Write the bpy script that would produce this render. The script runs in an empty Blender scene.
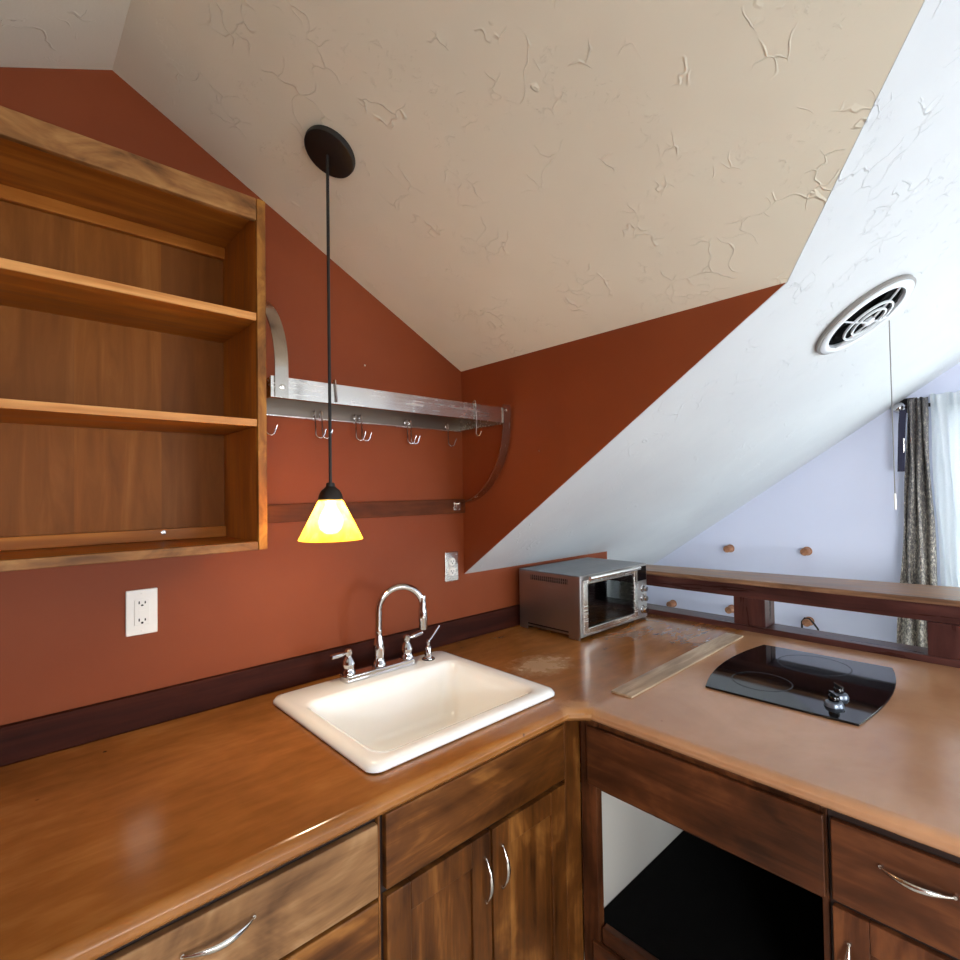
import bpy, bmesh, math, random
from mathutils import Vector, Matrix
random.seed(7)
C = bpy.context.scene.collection
sc = bpy.context.scene

# ------------------------------------------------------------------ materials
def lin(r, g, b):
    f = lambda c: ((c/255)/12.92 if c/255 <= .04045 else (((c/255)+.055)/1.055)**2.4)
    return (f(r), f(g), f(b), 1)

class NT:
    def __init__(self, name):
        self.m = bpy.data.materials.new(name); self.m.use_nodes = True
        self.t = self.m.node_tree; self.t.nodes.clear()
        self.out = self.n('ShaderNodeOutputMaterial')
        self.b = self.n('ShaderNodeBsdfPrincipled')
        self.l(self.b.outputs[0], self.out.inputs[0])
    def n(self, kind, **kw):
        x = self.t.nodes.new(kind)
        for k, v in kw.items(): setattr(x, k, v)
        return x
    def l(self, a, b): self.t.links.new(a, b)
    def set(self, **kw):
        for k, v in kw.items(): self.b.inputs[k.replace('_', ' ')].default_value = v
    def coords(self, scale=(1,1,1), rot=(0,0,0), loc=(0,0,0)):
        tc = self.n('ShaderNodeTexCoord'); mp = self.n('ShaderNodeMapping')
        mp.inputs['Scale'].default_value = scale; mp.inputs['Rotation'].default_value = rot; mp.inputs['Location'].default_value = loc
        self.l(tc.outputs['Object'], mp.inputs[0]); return mp.outputs[0]
    def noise(self, vec, scale, detail=4, rough=.55, dist=0):
        x = self.n('ShaderNodeTexNoise'); self.l(vec, x.inputs['Vector'])
        x.inputs['Scale'].default_value = scale; x.inputs['Detail'].default_value = detail
        x.inputs['Roughness'].default_value = rough; x.inputs['Distortion'].default_value = dist
        return x.outputs['Fac']
    def ramp(self, fac, stops):
        x = self.n('ShaderNodeValToRGB'); self.l(fac, x.inputs[0])
        e = x.color_ramp.elements
        while len(e) < len(stops): e.new(.5)
        for i, (p, c) in enumerate(stops):
            e[i].position = p; e[i].color = c if hasattr(c, '__len__') else (c, c, c, 1)
        return x.outputs[0]
    def math(self, op, a, b):
        x = self.n('ShaderNodeMath', operation=op)
        for i, v in enumerate((a, b)):
            if isinstance(v, (int, float)): x.inputs[i].default_value = v
            else: self.l(v, x.inputs[i])
        return x.outputs[0]
    def mix(self, fac, a, b, mode='MIX'):
        x = self.n('ShaderNodeMix', data_type='RGBA', blend_type=mode)
        if isinstance(fac, (int, float)): x.inputs[0].default_value = fac
        else: self.l(fac, x.inputs[0])
        for i, v in ((6, a), (7, b)):
            if isinstance(v, tuple): x.inputs[i].default_value = v
            else: self.l(v, x.inputs[i])
        return x.outputs[2]
    def bump(self, h, strength, dist):
        x = self.n('ShaderNodeBump'); x.inputs['Strength'].default_value = strength; x.inputs['Distance'].default_value = dist
        self.l(h, x.inputs['Height']); self.l(x.outputs[0], self.b.inputs['Normal'])

def plain(name, col, rough=.5, metal=0, bump=None, **kw):
    t = NT(name); t.set(Base_Color=col, Roughness=rough, Metallic=metal, **kw)
    v = t.coords()
    # faint wear so no surface is perfectly even
    r = t.ramp(t.noise(v, 9, 3), [(0, max(0, rough-.06)), (1, min(1, rough+.06))])
    t.l(r, t.b.inputs['Roughness'])
    if bump: t.bump(t.noise(v, bump[0], 3), bump[1], bump[2])
    return t.m

def wood(name, cols, grain='x', rough=.35, fine=30, blotch=5, blotch_amt=.5, knots=False, bumpd=.0006, coat=0, spec=.28):
    t = NT(name)
    s = {'x': (.08, 1, 1), 'y': (1, .08, 1), 'z': (1, 1, .08)}[grain]
    v = t.coords(s); v2 = t.coords({'x': (.45, 1, 1), 'y': (1, .45, 1), 'z': (1, 1, .45)}[grain])
    g = t.noise(v, fine, 6, .6, .6)
    b = t.noise(v2, blotch, 4, .6, .8)
    f = t.mix(blotch_amt, g, b)
    c = t.ramp(f, [(.36, cols[0]), (.51, cols[1]), (.65, cols[2])])
    if knots:
        vo = t.n('ShaderNodeTexVoronoi'); t.l(v2, vo.inputs['Vector']); vo.inputs['Scale'].default_value = 3.2
        k = t.ramp(vo.outputs['Distance'], [(.05, 1), (.16, 0)])
        c = t.mix(t.math('MULTIPLY', k, .75), c, tuple(x*.35 for x in cols[0][:3]) + (1,))
    t.l(c, t.b.inputs['Base Color'])
    t.l(t.ramp(g, [(.3, rough-.06), (.7, rough+.1)]), t.b.inputs['Roughness'])
    t.set(Coat_Weight=coat, Coat_Roughness=.12, Specular_IOR_Level=spec)
    t.bump(g, .35, bumpd)
    return t.m

def plaster(name, col, col2, amount=.5, scale=1.35):
    t = NT(name); v = t.coords()
    base = t.mix(t.ramp(t.noise(v, 2.2, 3), [(.35, 0), (.65, 1)]), col, col2)
    t.l(base, t.b.inputs['Base Color']); t.set(Roughness=.62, Specular_IOR_Level=.3)
    fine = t.noise(v, 140, 3, .6)
    # skip-trowel ridges: thin warped cell edges that only show inside sparse patches
    nz = t.n('ShaderNodeTexNoise'); t.l(v, nz.inputs['Vector']); nz.inputs['Scale'].default_value = 6; nz.inputs['Detail'].default_value = 3
    warp = t.mix(.22, v, nz.outputs['Color'], 'ADD')
    vo = t.n('ShaderNodeTexVoronoi', feature='DISTANCE_TO_EDGE'); t.l(warp, vo.inputs['Vector']); vo.inputs['Scale'].default_value = 9*scale
    ridge = t.ramp(vo.outputs['Distance'], [(0, 1), (.028, 0)])
    patch = t.ramp(t.noise(v, 5.5*scale, 2), [(.53, 0), (.60, 1)])
    broad = t.ramp(t.noise(v, 26*scale, 5, .7, 1.2), [(.58, 0), (.68, 1)])
    patch2 = t.ramp(t.noise(t.coords(loc=(3, 5, 1)), 4.0*scale, 2), [(.52, 0), (.60, 1)])
    h = t.math('ADD', t.math('MULTIPLY', ridge, patch), t.math('MULTIPLY', t.math('MULTIPLY', broad, patch2), .6))
    h = t.math('ADD', h, t.math('MULTIPLY', fine, .10))
    h = t.math('ADD', h, t.math('MULTIPLY', t.noise(v, 4, 2), 1.2))
    t.bump(h, amount, .006)
    return t.m

def wallpaint(name, col, col2, rough=.5):
    t = NT(name); v = t.coords()
    t.l(t.mix(t.ramp(t.noise(v, 1.7, 4), [(.35, 0), (.65, 1)]), col, col2), t.b.inputs['Base Color'])
    t.set(Roughness=rough, Specular_IOR_Level=.2)
    h = t.math('ADD', t.math('MULTIPLY', t.noise(v, 120, 3, .6), .15), t.noise(v, 9, 3))
    t.bump(h, .18, .006)
    return t.m

M = {}
M['red'] = wallpaint('terracotta_paint', lin(131, 65, 34), lin(124, 59, 30), .55)
M['lav'] = wallpaint('lavender_paint', lin(212, 217, 236), lin(208, 213, 233), .6)
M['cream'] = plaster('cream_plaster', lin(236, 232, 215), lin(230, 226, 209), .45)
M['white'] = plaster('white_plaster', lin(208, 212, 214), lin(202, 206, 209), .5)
M['floor'] = plain('pale_bounce_floor', lin(206, 200, 190), .9, 0, (300, .5, .004))  # unseen floor, made pale to bounce light up to the ceilings
M['white_wall'] = wallpaint('white_paint', lin(225, 222, 214), lin(220, 217, 208))
# countertop: honey veneer with worn patch and fine mottling
def counter_mat():
    t = NT('varnished_counter_wood')
    v = t.coords((.25, 1, 1)); v1 = t.coords()
    g = t.noise(v, 26, 5, .6, .3); b = t.noise(v1, 3.0, 4, .6, .6)
    c = t.ramp(t.mix(.55, g, b), [(.32, lin(128, 78, 32)), (.52, lin(154, 97, 44)), (.68, lin(174, 116, 58))])
    # right-hand leg painted paler for reflected daylight (edge runs where the loose strip lies)
    sep = t.n('ShaderNodeSeparateXYZ'); t.l(v1, sep.inputs[0])
    leg = t.math('MULTIPLY', t.ramp(t.math('ADD', t.math('MULTIPLY', sep.outputs['Y'], -1), -.29), [(.49, 0), (.51, 1)]),
                 t.ramp(t.math('ADD', sep.outputs['X'], .75), [(.49, 0), (.51, 1)]))
    c = t.mix(t.math('MULTIPLY', leg, .75), c, t.ramp(b, [(.3, lin(172, 126, 92)), (.7, lin(190, 145, 111))]))
    # worn bare patch beside the sink
    mp = t.coords((4.2, 6.0, 0), loc=(.03*4.2, .45*6.0, 0))
    ln = t.n('ShaderNodeVectorMath', operation='LENGTH'); t.l(mp, ln.inputs[0])
    edge = t.math('ADD', ln.outputs['Value'], t.math('MULTIPLY', t.math('SUBTRACT', t.noise(v1, 22, 5, .7), .5), 1.1))
    worn = t.ramp(edge, [(.30, 1), (.62, 0)])
    c = t.mix(t.math('MULTIPLY', worn, .65), c, lin(196, 160, 122))
    mp2 = t.coords((13, 13, 0), loc=(.235*13, .755*13, 0))
    ln2 = t.n('ShaderNodeVectorMath', operation='LENGTH'); t.l(mp2, ln2.inputs[0])
    e2 = t.math('ADD', ln2.outputs['Value'], t.math('MULTIPLY', t.math('SUBTRACT', t.noise(v1, 30, 5, .7), .5), 1.6))
    c = t.mix(t.math('MULTIPLY', t.ramp(e2, [(.4, 1), (.8, 0)]), .6), c, lin(190, 136, 82))
    sp = t.n('ShaderNodeTexVoronoi'); t.l(v1, sp.inputs['Vector']); sp.inputs['Scale'].default_value = 5
    c = t.mix(t.ramp(sp.outputs['Distance'], [(.018, .7), (.03, 0)]), c, lin(60, 30, 12))
    t.l(c, t.b.inputs['Base Color'])
    t.l(t.ramp(t.math('ADD', t.math('MULTIPLY', b, .5), t.math('MULTIPLY', worn, .2)), [(.1, .16), (.6, .36)]), t.b.inputs['Roughness'])
    t.set(Coat_Weight=.3, Coat_Roughness=.14)
    t.bump(t.noise(v1, 40, 2), .03, .001)
    return t.m
M['counter'] = counter_mat()
DK = (lin(52, 26, 8), lin(104, 60, 22), lin(166, 110, 52))
DKb = (lin(84, 54, 30), lin(144, 104, 66), lin(190, 150, 106))
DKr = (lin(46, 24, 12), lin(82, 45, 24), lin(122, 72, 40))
M['alder_x'] = wood('stained_alder_sideways', DK, 'x', .38, 26, 7, .6, True)
M['alder_z'] = wood('stained_alder_upright', DK, 'z', .38, 26, 7, .55, True)
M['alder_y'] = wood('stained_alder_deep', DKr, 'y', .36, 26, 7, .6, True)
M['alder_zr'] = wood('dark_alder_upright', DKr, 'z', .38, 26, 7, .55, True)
M['alder_pale'] = wood('weathered_alder_sideways', DKb, 'x', .42, 26, 9, .6, True)
M['gap'] = plain('shadow_gap_wood', lin(38, 20, 12), .6)
M['splash'] = wood('dark_backsplash_wood', (lin(34, 13, 9), lin(54, 22, 14), lin(70, 31, 20)), 'x', .55, 30, 4, .4, spec=.1)
M['strip_board'] = wood('dark_rail_wood', (lin(70, 34, 18), lin(94, 48, 24), lin(116, 64, 34)), 'x', .55, 30, 5, .5, spec=.15)
M['ledge_y'] = wood('mahogany_stain_lengthwise', (lin(46, 24, 22), lin(70, 38, 34), lin(90, 52, 44)), 'y', .3, 28, 4, .4)
M['ledge_z'] = wood('mahogany_stain_upright', (lin(46, 24, 22), lin(68, 36, 32), lin(84, 48, 42)), 'z', .3, 28, 4, .4)
M['cap'] = wood('worn_ledge_cap_wood', (lin(88, 62, 46), lin(130, 95, 70), lin(166, 128, 98)), 'y', .34, 40, 5, .35)
SH = (lin(134, 74, 20), lin(164, 96, 32), lin(188, 120, 48))
M['shelf_x'] = wood('honey_shelf_wood', SH, 'x', .4, 30, 4, .4, spec=.2)
M['shelf_z'] = wood('honey_side_wood', SH, 'z', .4, 30, 4, .4, spec=.2)
M['shelf_edge'] = wood('pale_shelf_edge', (lin(190, 124, 64), lin(214, 150, 84), lin(226, 168, 104)), 'x', .4, 40, 5, .3)
M['rail_x'] = wood('weathered_face_rail', (lin(84, 52, 26), lin(136, 92, 50), lin(170, 124, 74)), 'x', .5, 30, 14, .7, True, spec=.25)
M['rail_z'] = wood('weathered_face_stile', (lin(84, 48, 16), lin(142, 90, 34), lin(190, 134, 58)), 'z', .5, 30, 16, .7, True, spec=.25)  # stile wood yellowed to carry the lamp's golden light
def back_panel_mat():
    t = NT('back_panel_boards'); v1 = t.coords()
    g = t.noise(t.coords((1, 1, .1)), 24, 6, .6, .8)
    c = t.ramp(g, [(.25, lin(122, 68, 20)), (.55, lin(146, 86, 30)), (.78, lin(166, 104, 44))])
    sep = t.n('ShaderNodeSeparateXYZ'); t.l(v1, sep.inputs[0])
    wn = t.n('ShaderNodeTexWhiteNoise', noise_dimensions='1D')
    fl = t.math('FLOOR', t.math('MULTIPLY', t.math('ADD', sep.outputs['X'], .055), 5.2), 0)
    t.l(fl, wn.inputs['W'])
    c = t.mix(t.math('MULTIPLY', wn.outputs['Value'], .5), c, lin(92, 52, 24))
    t.l(c, t.b.inputs['Base Color']); t.set(Roughness=.5, Specular_IOR_Level=.15); t.bump(g, .3, .0005)
    return t.m
M['back_panel'] = back_panel_mat()
M['plank'] = wood('bare_grey_plank', (lin(118, 96, 76), lin(162, 137, 112), lin(196, 174, 148)), 'x', .5, 34, 5, .3)
M['peg'] = wood('peg_wood', (lin(120, 78, 54), lin(160, 112, 82), lin(186, 140, 108)), 'x', .45, 40, 8, .4)
M['chrome'] = plain('polished_chrome', (.60, .60, .61, 1), .07, 1)
def steel(name, grain, col, r0, r1):
    t = NT(name)
    s = {'x': (.03, 1, 1), 'y': (1, .03, 1), 'z': (1, 1, .03)}[grain]
    g = t.noise(t.coords(s), 160, 3); b = t.noise(t.coords(), 12, 4)
    t.set(Base_Color=col, Metallic=1)
    t.l(t.ramp(t.mix(.5, g, b), [(.3, r0), (.7, r1)]), t.b.inputs['Roughness'])
    t.bump(g, .03, .0001)
    return t.m
M['steel'] = steel('brushed_steel', 'x', (.70, .66, .61, 1), .18, .32)
M['steel_dark'] = steel('dark_reflection_steel', 'x', (.20, .165, .135, 1), .3, .55)  # rear band: bare steel coloured dark for the reflections in it
M['steel_bright'] = steel('bright_steel_edge', 'x', (.8, .78, .74, 1), .2, .3)
M['steel_z'] = steel('brushed_steel_bracket', 'z', (.54, .50, .45, 1), .16, .3)
M['oven_steel'] = steel('oven_steel', 'y', (.42, .40, .39, 1), .3, .45)
M['oven_top'] = steel('oven_top_steel', 'x', (.30, .31, .32, 1), .28, .42)
M['nickel'] = plain('brushed_nickel', (.72, .70, .66, 1), .2, 1)
M['porcelain'] = plain('white_enamel', lin(250, 250, 247), .14, 0, Coat_Weight=.5)
M['plastic_white'] = plain('white_plastic', lin(232, 230, 224), .35)
M['plastic_black'] = plain('black_plastic', lin(16, 15, 15), .35)
M['black_metal'] = plain('black_lamp_metal', lin(18, 16, 15), .55)
M['slot'] = plain('dark_slot', lin(14, 12, 12), .7)
M['duct'] = plain('duct_shade_black', lin(9, 9, 9), .9, 0, Specular_IOR_Level=.05)  # black stands for the deep shade in the fan opening, blades included
M['fan_white'] = plain('fan_enamel', lin(206, 210, 214), .32)
M['fan_rim'] = plain('fan_rim_grey', lin(128, 124, 119), .4)
M['oven_dark'] = plain('oven_cavity', lin(20, 20, 22), .5)
M['ring'] = plain('printed_ring', lin(34, 38, 44), .25)
M['black_glass'] = plain('black_ceramic_glass', lin(8, 9, 12), .05)
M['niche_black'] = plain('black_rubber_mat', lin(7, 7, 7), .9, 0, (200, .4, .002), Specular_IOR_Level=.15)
M['skirt'] = plain('knob_skirt_reflection', lin(110, 118, 130), .3, .6)  # grey of the reflection painted onto a dark skirt
M['navy'] = plain('navy_strap', lin(26, 26, 52), .7)
M['cord'] = plain('pull_cord', lin(120, 118, 114), .5)
def glassy(name, tint, fac):
    t = NT(name)
    tr = t.n('ShaderNodeBsdfTransparent'); tr.inputs[0].default_value = tint
    gl = t.n('ShaderNodeBsdfGlossy'); gl.inputs['Roughness'].default_value = .04
    fr = t.n('ShaderNodeFresnel'); fr.inputs[0].default_value = 1.45
    mx = t.n('ShaderNodeMixShader'); t.l(t.math('ADD', t.math('MULTIPLY', fr.outputs[0], fac), .0), mx.inputs[0])
    t.l(tr.outputs[0], mx.inputs[1]); t.l(gl.outputs[0], mx.inputs[2]); t.l(mx.outputs[0], t.out.inputs[0])
    return t.m
M['pane'] = glassy('window_glass', (.97, .98, .98, 1), 1)
M['oven_glass'] = glassy('oven_door_glass', (.55, .57, .6, 1), 1.6)
def shade_mat():
    t = NT('amber_shade_glass')
    v = t.coords(); n = t.noise(v, 26, 4, .6, 1.5)
    c = t.ramp(n, [(.3, (1, .52, .06, 1)), (.6, (1, .62, .11, 1)), (.75, (1, .74, .22, 1))])
    tl = t.n('ShaderNodeBsdfTranslucent'); t.l(c, tl.inputs[0])
    tr = t.n('ShaderNodeBsdfTransparent'); t.l(t.ramp(n, [(.3, (1, .84, .34, 1)), (.7, (1, .92, .56, 1))]), tr.inputs[0])
    gl = t.n('ShaderNodeBsdfGlossy'); gl.inputs['Roughness'].default_value = .15
    m1 = t.n('ShaderNodeMixShader'); m1.inputs[0].default_value = .35
    t.l(tl.outputs[0], m1.inputs[1]); t.l(tr.outputs[0], m1.inputs[2])
    m2 = t.n('ShaderNodeMixShader'); m2.inputs[0].default_value = .05
    t.l(m1.outputs[0], m2.inputs[1]); t.l(gl.outputs[0], m2.inputs[2]); t.l(m2.outputs[0], t.out.inputs[0])
    return t.m
M['shade'] = shade_mat()
def emit(name, col, s):
    t = NT(name); e = t.n('ShaderNodeEmission'); e.inputs[0].default_value = col; e.inputs[1].default_value = s
    t.l(e.outputs[0], t.out.inputs[0]); return t.m
M['bulb'] = emit('lit_bulb', (1, .80, .55, 1), 160)
def sheer():
    t = NT('sheer_white_fabric'); v = t.coords((1, 1, 1))
    w = t.ramp(t.noise(v, 300, 2), [(.3, (.80, .84, .86, 1)), (.7, (.92, .95, .96, 1))])
    d = t.n('ShaderNodeBsdfDiffuse'); t.l(w, d.inputs[0])
    tl = t.n('ShaderNodeBsdfTranslucent'); t.l(w, tl.inputs[0])
    m = t.n('ShaderNodeMixShader'); m.inputs[0].default_value = .62
    t.l(d.outputs[0], m.inputs[1]); t.l(tl.outputs[0], m.inputs[2]); t.l(m.outputs[0], t.out.inputs[0])
    return t.m
M['sheer'] = sheer()
def drape():
    t = NT('patterned_grey_drape'); v = t.coords((1, 1, .55))
    n = t.noise(v, 110, 4, .75); b = t.noise(t.coords(), 6, 3)
    sep = t.n('ShaderNodeSeparateXYZ'); t.l(t.coords(), sep.inputs[0])
    # woven fleck gets denser towards the hem
    dens = t.math('ADD', n, t.math('MULTIPLY', t.math('SUBTRACT', 1.35, sep.outputs['Z']), .10))
    c = t.ramp(t.math('ADD', dens, t.math('MULTIPLY', t.math('SUBTRACT', b, .5), .12)), [(.44, lin(84, 82, 84)), (.57, lin(128, 122, 116)), (.71, lin(216, 208, 190))])
    t.l(c, t.b.inputs['Base Color']); t.set(Roughness=.75); t.bump(n, .3, .002)
    return t.m
M['drape'] = drape()

# ------------------------------------------------------------------ mesh helpers
def box(bm, x0, x1, y0, y1, z0, z1):
    v = [bm.verts.new(p) for p in ((x0,y0,z0),(x1,y0,z0),(x1,y1,z0),(x0,y1,z0),(x0,y0,z1),(x1,y0,z1),(x1,y1,z1),(x0,y1,z1))]
    for f in ((0,3,2,1),(4,5,6,7),(0,1,5,4),(1,2,6,5),(2,3,7,6),(3,0,4,7)): bm.faces.new([v[i] for i in f])
    return v
def bx(*a):
    bm = bmesh.new(); box(bm, *a); return bm
def frame_of(d):
    d = Vector(d).normalized()
    u = d.cross(Vector((0,0,1)) if abs(d.z) < .9 else Vector((1,0,0))).normalized()
    return u, d.cross(u).normalized(), d
def lathe(bm, prof, origin, axis=(0,0,1), seg=32, close=True):
    """prof: (radius, height along axis)"""
    u, w, d = frame_of(axis); o = Vector(origin); rings = []
    for r, h in prof:
        if r < 1e-6: rings.append([bm.verts.new(o + d*h)])
        else: rings.append([bm.verts.new(o + d*h + (u*math.cos(2*math.pi*i/seg) + w*math.sin(2*math.pi*i/seg))*r) for i in range(seg)])
    for a, b in zip(rings, rings[1:]):
        if len(a) == 1 and len(b) == 1: continue
        for i in range(seg):
            j = (i+1) % seg
            if len(a) == 1: bm.faces.new((a[0], b[i], b[j]))
            elif len(b) == 1: bm.faces.new((a[i], a[j], b[0]))
            else: bm.faces.new((a[i], a[j], b[j], b[i]))
    if close:
        for r in (rings[0], rings[-1]):
            if len(r) > 2: bm.faces.new(r)
def tube(bm, pts, r, seg=12, radii=None, flat=None):
    pts = [Vector(p) for p in pts]; n = len(pts); rings = []
    tan = [(pts[min(i+1,n-1)] - pts[max(i-1,0)]).normalized() for i in range(n)]
    u = frame_of(tan[0])[0]
    for i in range(n):
        u = (u - tan[i]*u.dot(tan[i])).normalized(); w = tan[i].cross(u)
        rr = radii[i] if radii else r
        rings.append([bm.verts.new(pts[i] + u*math.cos(2*math.pi*k/seg)*rr + w*math.sin(2*math.pi*k/seg)*rr) for k in range(seg)])
    for a, b in zip(rings, rings[1:]):
        for i in range(seg):
            j = (i+1) % seg; bm.faces.new((a[i], a[j], b[j], b[i]))
    bm.faces.new(rings[0]); bm.faces.new(rings[-1])
def ribbon(bm, pts, wdir, width, thick):
    """flat bar following pts, wide along wdir"""
    pts = [Vector(p) for p in pts]; wd = Vector(wdir).normalized(); n = len(pts); rings = []
    for i in range(n):
        t = (pts[min(i+1,n-1)] - pts[max(i-1,0)]).normalized(); nn = t.cross(wd).normalized()
        rings.append([bm.verts.new(pts[i] + wd*a*width/2 + nn*b*thick/2) for a, b in ((-1,-1),(1,-1),(1,1),(-1,1))])
    for a, b in zip(rings, rings[1:]):
        for i in range(4):
            j = (i+1) % 4; bm.faces.new((a[i], a[j], b[j], b[i]))
    bm.faces.new(rings[0]); bm.faces.new(rings[-1])
def poly(bm, outer, to3, off, holes=()):
    """flat polygon (with holes) pushed to a slab along off"""
    es = []; 
    for loop in [outer] + list(holes):
        vs = [bm.verts.new(to3(*p)) for p in loop]
        es += [bm.edges.new((vs[i], vs[(i+1) % len(vs)])) for i in range(len(vs))]
    if holes:
        fs = [g for g in bmesh.ops.triangle_fill(bm, use_beauty=True, edges=es)['geom'] if isinstance(g, bmesh.types.BMFace)]
        bmesh.ops.dissolve_limit(bm, angle_limit=.001, verts=bm.verts[:], edges=bm.edges[:])
        fs = bm.faces[:]
    else:
        fs = [bm.faces.new(vs)]
    r = bmesh.ops.extrude_face_region(bm, geom=fs)
    for g in r['geom']:
        if isinstance(g, bmesh.types.BMVert): g.co += Vector(off)
WORLD = {}
def obj(name, bm, mat, parent=None, bevel=0, smooth=35, seg=2, origin=None):
    bmesh.ops.recalc_face_normals(bm, faces=bm.faces[:])
    o0 = WORLD[parent.name] if parent else Vector(origin or (0,0,0))
    bmesh.ops.translate(bm, verts=bm.verts[:], vec=-o0)
    me = bpy.data.meshes.new(name); bm.to_mesh(me); bm.free()
    me.materials.append(mat)
    for p in me.polygons: p.use_smooth = True
    me.set_sharp_from_angle(angle=math.radians(smooth))
    o = bpy.data.objects.new(name, me); C.objects.link(o)
    if parent: o.parent = parent
    else: o.location = o0
    WORLD[o.name] = o0
    if bevel:
        m = o.modifiers.new('edge', 'BEVEL'); m.width = bevel; m.segments = seg; m.limit_method = 'ANGLE'; m.harden_normals = True
    return o
def tag(o, label, cat, group=None):
    o['label'] = label; o['category'] = cat
    if group: o['group'] = group
    return o
def thing(name, label, cat, loc, group=None):
    o = bpy.data.objects.new(name, None); C.objects.link(o); o.location = loc; o.empty_display_size = .05
    WORLD[o.name] = Vector(loc); return tag(o, label, cat, group)
def struct(name, bm, mat, **k):
    o = obj(name, bm, mat, **k); o['kind'] = 'structure'; return o
def dup(root, loc, label, group=None):
    r = root.copy(); C.objects.link(r); r.location = loc; r['label'] = label
    if group: r['group'] = group
    WORLD[r.name] = Vector(loc)
    for ch in list(root.children):
        c = ch.copy(); C.objects.link(c); c.parent = r
        for g in ch.children:
            d = g.copy(); C.objects.link(d); d.parent = c
    return r

# ------------------------------------------------------------------ room shell
Z0, S = 1.181, .689           # main roof slope: z = Z0 - S*y
ZC, K = 2.045, .518           # dormer ceiling: z = ZC - K*x
XR = -1.232; ZR = ZC - K*XR; XL = 2*XR
XF = 2.17; YB = 1.3; YR = -3.2; YS = -5.4
slope = lambda y: Z0 - S*y if y > YR else Z0 - S*YR + S*(y - YR)
yv = lambda z: (Z0 - z)/S
b = bmesh.new()
poly(b, [(XL,0),(1.073,0),(1.073,Z0),(0,Z0),(0,ZC),(XR,ZR),(XL,ZC)], lambda x, z: (x, 0, z), (0, .1, 0))
struct('wall_back', b, M['red'])
b = bmesh.new()
poly(b, [(0,Z0+.0025),(0,ZC),(yv(ZC)+.003,ZC)], lambda y, z: (0, y, z), (.06, 0, 0))
struct('wall_right', b, M['red'])
def plane_slab(pts, zf, up=.08):
    b = bmesh.new(); poly(b, pts, lambda x, y: (x, y, zf(x, y)), (0, 0, up)); return b
b = plane_slab([(0,0),(0,yv(ZC)),(XR,yv(ZR)),(XR,0)], lambda x, y: ZC - K*x)
poly(b, [(XL,0),(XR,0),(XR,yv(ZR)),(XL,yv(ZC))], lambda x, y: (x, y, ZC + K*(x - XL)), (0, 0, .08))
struct('ceiling_dormer', b, M['cream'])
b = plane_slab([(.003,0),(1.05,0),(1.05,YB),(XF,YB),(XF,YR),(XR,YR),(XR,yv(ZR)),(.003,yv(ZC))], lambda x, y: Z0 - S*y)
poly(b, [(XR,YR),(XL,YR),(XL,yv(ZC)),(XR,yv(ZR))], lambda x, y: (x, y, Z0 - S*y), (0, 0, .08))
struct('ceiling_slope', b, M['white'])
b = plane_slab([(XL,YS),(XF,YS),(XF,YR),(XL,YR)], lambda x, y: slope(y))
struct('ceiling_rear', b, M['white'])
b = bmesh.new()
poly(b, [(XL,YS),(XF,YS),(XF,YB),(XL,YB)], lambda x, y: (x, y, 0), (0, 0, -.1))
struct('floor', b, M['floor'])
WIN = (-2.62, -1.42, .62, 1.93)
b = bmesh.new()
poly(b, [(YB,0),(YB,slope(YB)),(YR,slope(YR)),(YS,slope(YS)),(YS,0)], lambda y, z: (XF, y, z), (.12, 0, 0),
     [[(WIN[0],WIN[2]),(WIN[1],WIN[2]),(WIN[1],WIN[3]),(WIN[0],WIN[3])]])
struct('wall_far', b, M['lav'])
b = bmesh.new()
WW = (-4.5, -2.7, .75, 1.85)  # opening for an added, unseen window that lights the cream ceiling
poly(b, [(YB,0),(YB,ZC),(yv(ZC),ZC),(YR,slope(YR)),(YS,slope(YS)),(YS,0)], lambda y, z: (XL, y, z), (-.12, 0, 0),
     [[(WW[0],WW[2]),(WW[1],WW[2]),(WW[1],WW[3]),(WW[0],WW[3])]])
struct('wall_left', b, M['red'])
b = bmesh.new(); box(b, 1.0, 1.073, .1, YB, 0, Z0 - .08); struct('wall_stair', b, M['white_wall'])
b = bmesh.new(); box(b, 1.0, XF, YB, YB+.1, 0, slope(YB)+.05); struct('wall_knee', b, M['white_wall'])
SW = [(-2.1, -.9, .7, 1.72), (.25, 1.85, .35, 1.72)]
b = bmesh.new()
poly(b, [(XL,0),(XF,0),(XF,slope(YS)),(XL,slope(YS))], lambda x, z: (x, YS, z), (0, -.12, 0),
     [[(a,c),(e,c),(e,d),(a,d)] for a, e, c, d in SW])
struct('wall_front', b, M['white_wall'])
def window_fr(n, a0, a1, z0, z1, along, face, depth):
    P = (lambda a, d, z: (a, face + d*depth, z)) if along == 'x' else (lambda a, d, z: (face + d*depth, a, z))
    def bar(bm, a, c, z, w, d0=.1, d1=.7):
        p, q = P(a, d0, z), P(c, d1, w)
        box(bm, min(p[0],q[0]), max(p[0],q[0]), min(p[1],q[1]), max(p[1],q[1]), z, w)
    bm = bmesh.new(); t = .05; e = .003
    bar(bm, a0+e, a0+t, z0+e, z1-e); bar(bm, a1-t, a1-e, z0+e, z1-e); bar(bm, a0+t, a1-t, z0+e, z0+t); bar(bm, a0+t, a1-t, z1-t, z1-e)
    zm = (z0+z1)/2; bar(bm, a0+t, a1-t, zm-.02, zm+.02, .15, .6)
    w = struct('window_%d' % n, bm, M['plastic_white'], bevel=.004)
    g = bmesh.new(); bar(g, a0+t, a1-t, z0+t, zm-.02, .36, .40); bar(g, a0+t, a1-t, zm+.02, z1-t, .36, .40)
    obj('glass_pane', g, M['pane'], w)
window_fr(1, WIN[0], WIN[1], WIN[2], WIN[3], 'y', XF, .12)
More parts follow.
